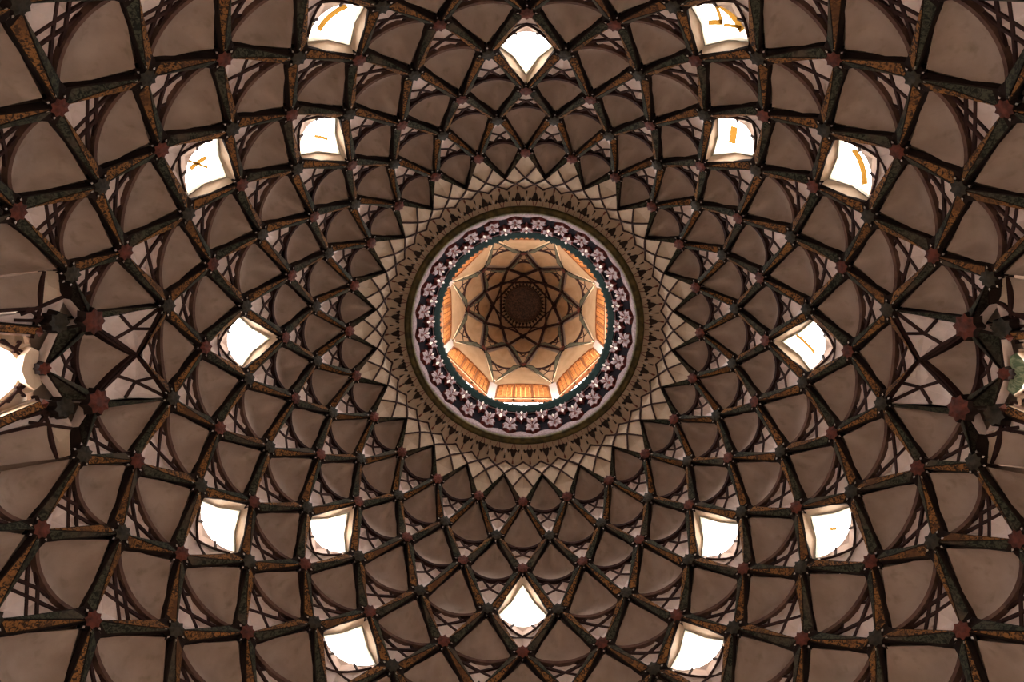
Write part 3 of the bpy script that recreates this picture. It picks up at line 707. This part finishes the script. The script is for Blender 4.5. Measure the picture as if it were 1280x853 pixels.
for i in range(8):
    sa = i*45.0; sgn = sa
    fr = MB(); X0, X1, Z0, Z1 = -.86, .86, 14.2, 15.92
    arch = [(X0,Z0),(X0,15.55),(-.74,15.78),(-.5,15.88),(0,15.92),(.5,15.88),(.74,15.78),(X1,15.55),(X1,Z0)]
    inn = [(x*.95, Z0+.04+(z-Z0)*.955) for x, z in arch]
    fr.grid([[side_pt(sa,x,z,-.10) for x,z in arch],[side_pt(sa,x,z,.02) for x,z in arch],[side_pt(sa,x,z,.02) for x,z in inn],[side_pt(sa,x,z,-.05) for x,z in inn]], WOODD, close=True)
    corner1 = [(X0,15.55),(X0,15.92),(0,15.92),(-.5,15.88),(-.74,15.78)]; corner2 = [(-x,z) for x,z in corner1]
    fr.poly([side_pt(sa,x,z,.0) for x,z in corner1], WARM); fr.poly([side_pt(sa,x,z,.0) for x,z in corner2], WARM)
    org = side_pt(sa,0,15)
    wo = add('lattice_window', fr.mesh('lattice_window', org), lantern, org)
    q = MB(); q.poly([side_pt(sa,x,z,-.06) for x,z in inn], AMBER); add('backing_board', q.mesh('backing_board', org), wo)
    for x in (-.29,.29):
        q = MB(); strip(q, lambda a,b,h: side_pt(sa,a,b,h), [(x,Z0),(x,15.86)], .045, -.06, .01, WOODD); add('mullion', q.mesh('mullion', org), wo)
    for ci in range(3):
        for cj in range(4):
            xc = -.73+ci*.58+cj*.145; 
            q = MB()
            for r in range(13):
                z0 = 14.27+r*.122; zz = .05 if cj % 2 else -.05
                if abs(xc) > .6 and z0 > 15.6: continue
                a = [(xc-.062,z0),(xc+.062,z0+zz),(xc+.062,z0+zz+.085),(xc-.062,z0+.085)]
                q.poly([side_pt(sa,x,z,.0) for x,z in a], WOOD); q.grid([[side_pt(sa,x,z,.0) for x,z in a],[side_pt(sa,x,z,-.05) for x,z in a]], WOODD, close=True)
            add('lattice_strip', q.mesh('lattice_strip', org), wo)
# cupola
LH = 22.5
def larm(c, s):
    mb = MB(); arm(mb, c, ((0,2.0,.06), (s*1.0,1.0,.06), (s*.56,1.13,.05)), LGREEN, -.02); return [mb]
ARC[0] = .24
def lcell(kA, th): return FlatCell(LANT, (kA,th),(kA+1,th-LH),(kA+1,th+LH),(kA+2,th), .6)
for i in range(8):
    for (k, th) in ((1, i*45+22.5),(0, i*45.0)):
        c = lcell(k, th); prt = cell_parts(c, False, WARM, WARMP, rw=.026)
        org = LANT.P(k+1, th, 0)
        allm = MB()
        co = add('cupola_coffer', prt[0][1].mesh('cupola_coffer', org, smooth=True, merge=True), lantern, org)
        for n_, m_ in prt[1:]: add(n_, m_.mesh(n_, org), co)
        if True:
            for s_ in (-1,1):
                q = MB(); strip(q, c.P, lerp2((0,0),(s_*.97,1.0),4), .022, -.06, .03, RIB); add('rib', q.mesh('rib', org), co)
    # stars
    for t, th, m_, rr in ((2, i*45.0, REDST, .10), (1, i*45+22.5, REDST, .06)):
        org = LANT.P(t, th, 0); so = add('cupola_star', star_mb(LANT, t, th, m_, r=rr, h0=-.05, h1=.05).mesh('cupola_star', org), lantern, org)
        if t == 2:
            for g, cc in ((-1, lcell(1, th+LH)), (1, lcell(1, th-LH))):
                for x in larm(cc, g): add('star_arm', x.mesh('star_arm', org), so)
        else:
            for g, cc in ((-1, lcell(0, th+LH)), (1, lcell(0, th-LH))):
                for x in larm(cc, g): add('star_arm', x.mesh('star_arm', org), so)
    # lunette triangle between two corners and the star
    th = i*45.0; q = MB(); a, b, s0 = LANT.P(3,th-LH,0), LANT.P(3,th+LH,0), LANT.P(2,th,-.01)
    q.fan((a+b+s0)/3+Vector((0,0,.03)), [a, (a+b)/2, b, s0], WARM); add('lunette', q.mesh('lunette', s0), lantern, s0)
    # crossing ribs round the rosette
    th = i*45+22.5
    def cpt(r, a, h):
        z = 18.0+(1.08-r)*3.33 if r > .84 else 18.8+(.84-r)*1.85
        return Vector(((r-h*.3)*math.cos(R_(a)), -(r-h*.3)*math.sin(R_(a)), z-h+EYE))
    for r0, a0 in ((1.08, th), (.90, th+22.5)):
        q = MB(); pp = []
        for t in range(9):
            x = r0*(1-t/8); y = r0*t/8
            pp.append((math.hypot(x, y), a0+math.degrees(math.atan2(y, x))))
        strip(q, cpt, pp, .026, -.02, .075, RIB); add('rib', q.mesh('rib', cpt(1,th,0)), lantern, cpt(1,th,0))
rp = lathe([(1.02,18.55),(.84,18.86),(.76,18.96),(.70,19.08),(.60,19.32),(.5,19.45)], 64, WARMP); add('rosette_collar', rp.mesh('rosette_collar', smooth=True), lantern)
ro = lathe([(.525,19.40),(.50,19.36),(.47,19.40),(.42,19.5),(.34,19.46),(.25,19.56),(.15,19.54),(.05,19.62),(.001,19.62)], 64, ROSE); rosette = add('rosette', ro.mesh('rosette', smooth=True), lantern)
rosette['label'] = 'dark round central rosette'
q = MB(); a_ = [(-4.2,.53),(4.2,.53),(3.4,.565),(1.6,.585),(1.0,.61),(2.4,.635),(0,.69),(-2.4,.635),(-1.0,.61),(-1.6,.585),(-3.4,.565)]
q.poly([cyl(r, a, 19.32+(.60-r)*1.9-.05) for a, r in a_], TASSEL); fm = q.mesh('fringe_point', cyl(.6,0,19.3))
for j in range(36): add('fringe_point', fm, rosette, cyl(.6,j*10.0,19.3), -R_(j*10.0))

# ------------------------------------------------------------------ the hall below (lights the dome through its arches)
fl = MB(); fl.poly([Vector((9*math.cos(R_(15*j)), 9*math.sin(R_(15*j)), 0)) for j in range(24)], STONE)
floor = add('floor', fl.mesh('floor')); tag(floor, 'pale stone hall floor beneath the dome', kind='structure')
OPEN_H = 1.9; wm = MB(); n = 48
for j in range(n):
    a0, a1 = 360*j/n, 360*(j+1)/n; op = (j % 6) in (2,3)
    z0 = OPEN_H if op else 0.0
    def wpnt(a, z, r=5.34): return Vector((r*math.cos(R_(a)), -r*math.sin(R_(a)), z))
    wm.poly([wpnt(a0,z0),wpnt(a1,z0),wpnt(a1,5.6),wpnt(a0,5.6)], BRICK); wm.poly([wpnt(a0,z0,5.9),wpnt(a1,z0,5.9),wpnt(a1,5.6,5.9),wpnt(a0,5.6,5.9)], BRICK)
    if op: wm.poly([wpnt(a0,z0),wpnt(a1,z0),wpnt(a1,z0,5.9),wpnt(a0,z0,5.9)], BRICK)
    if (j % 6) in (2,): wm.poly([wpnt(a0,0),wpnt(a0,z0),wpnt(a0,z0,5.9),wpnt(a0,0,5.9)], BRICK)
    if (j % 6) in (3,): wm.poly([wpnt(a1,0),wpnt(a1,z0),wpnt(a1,z0,5.9),wpnt(a1,0,5.9)], BRICK)
hall = add('wall_hall', wm.mesh('wall_hall')); tag(hall, 'plastered hall wall with eight doorways under the dome', kind='structure')
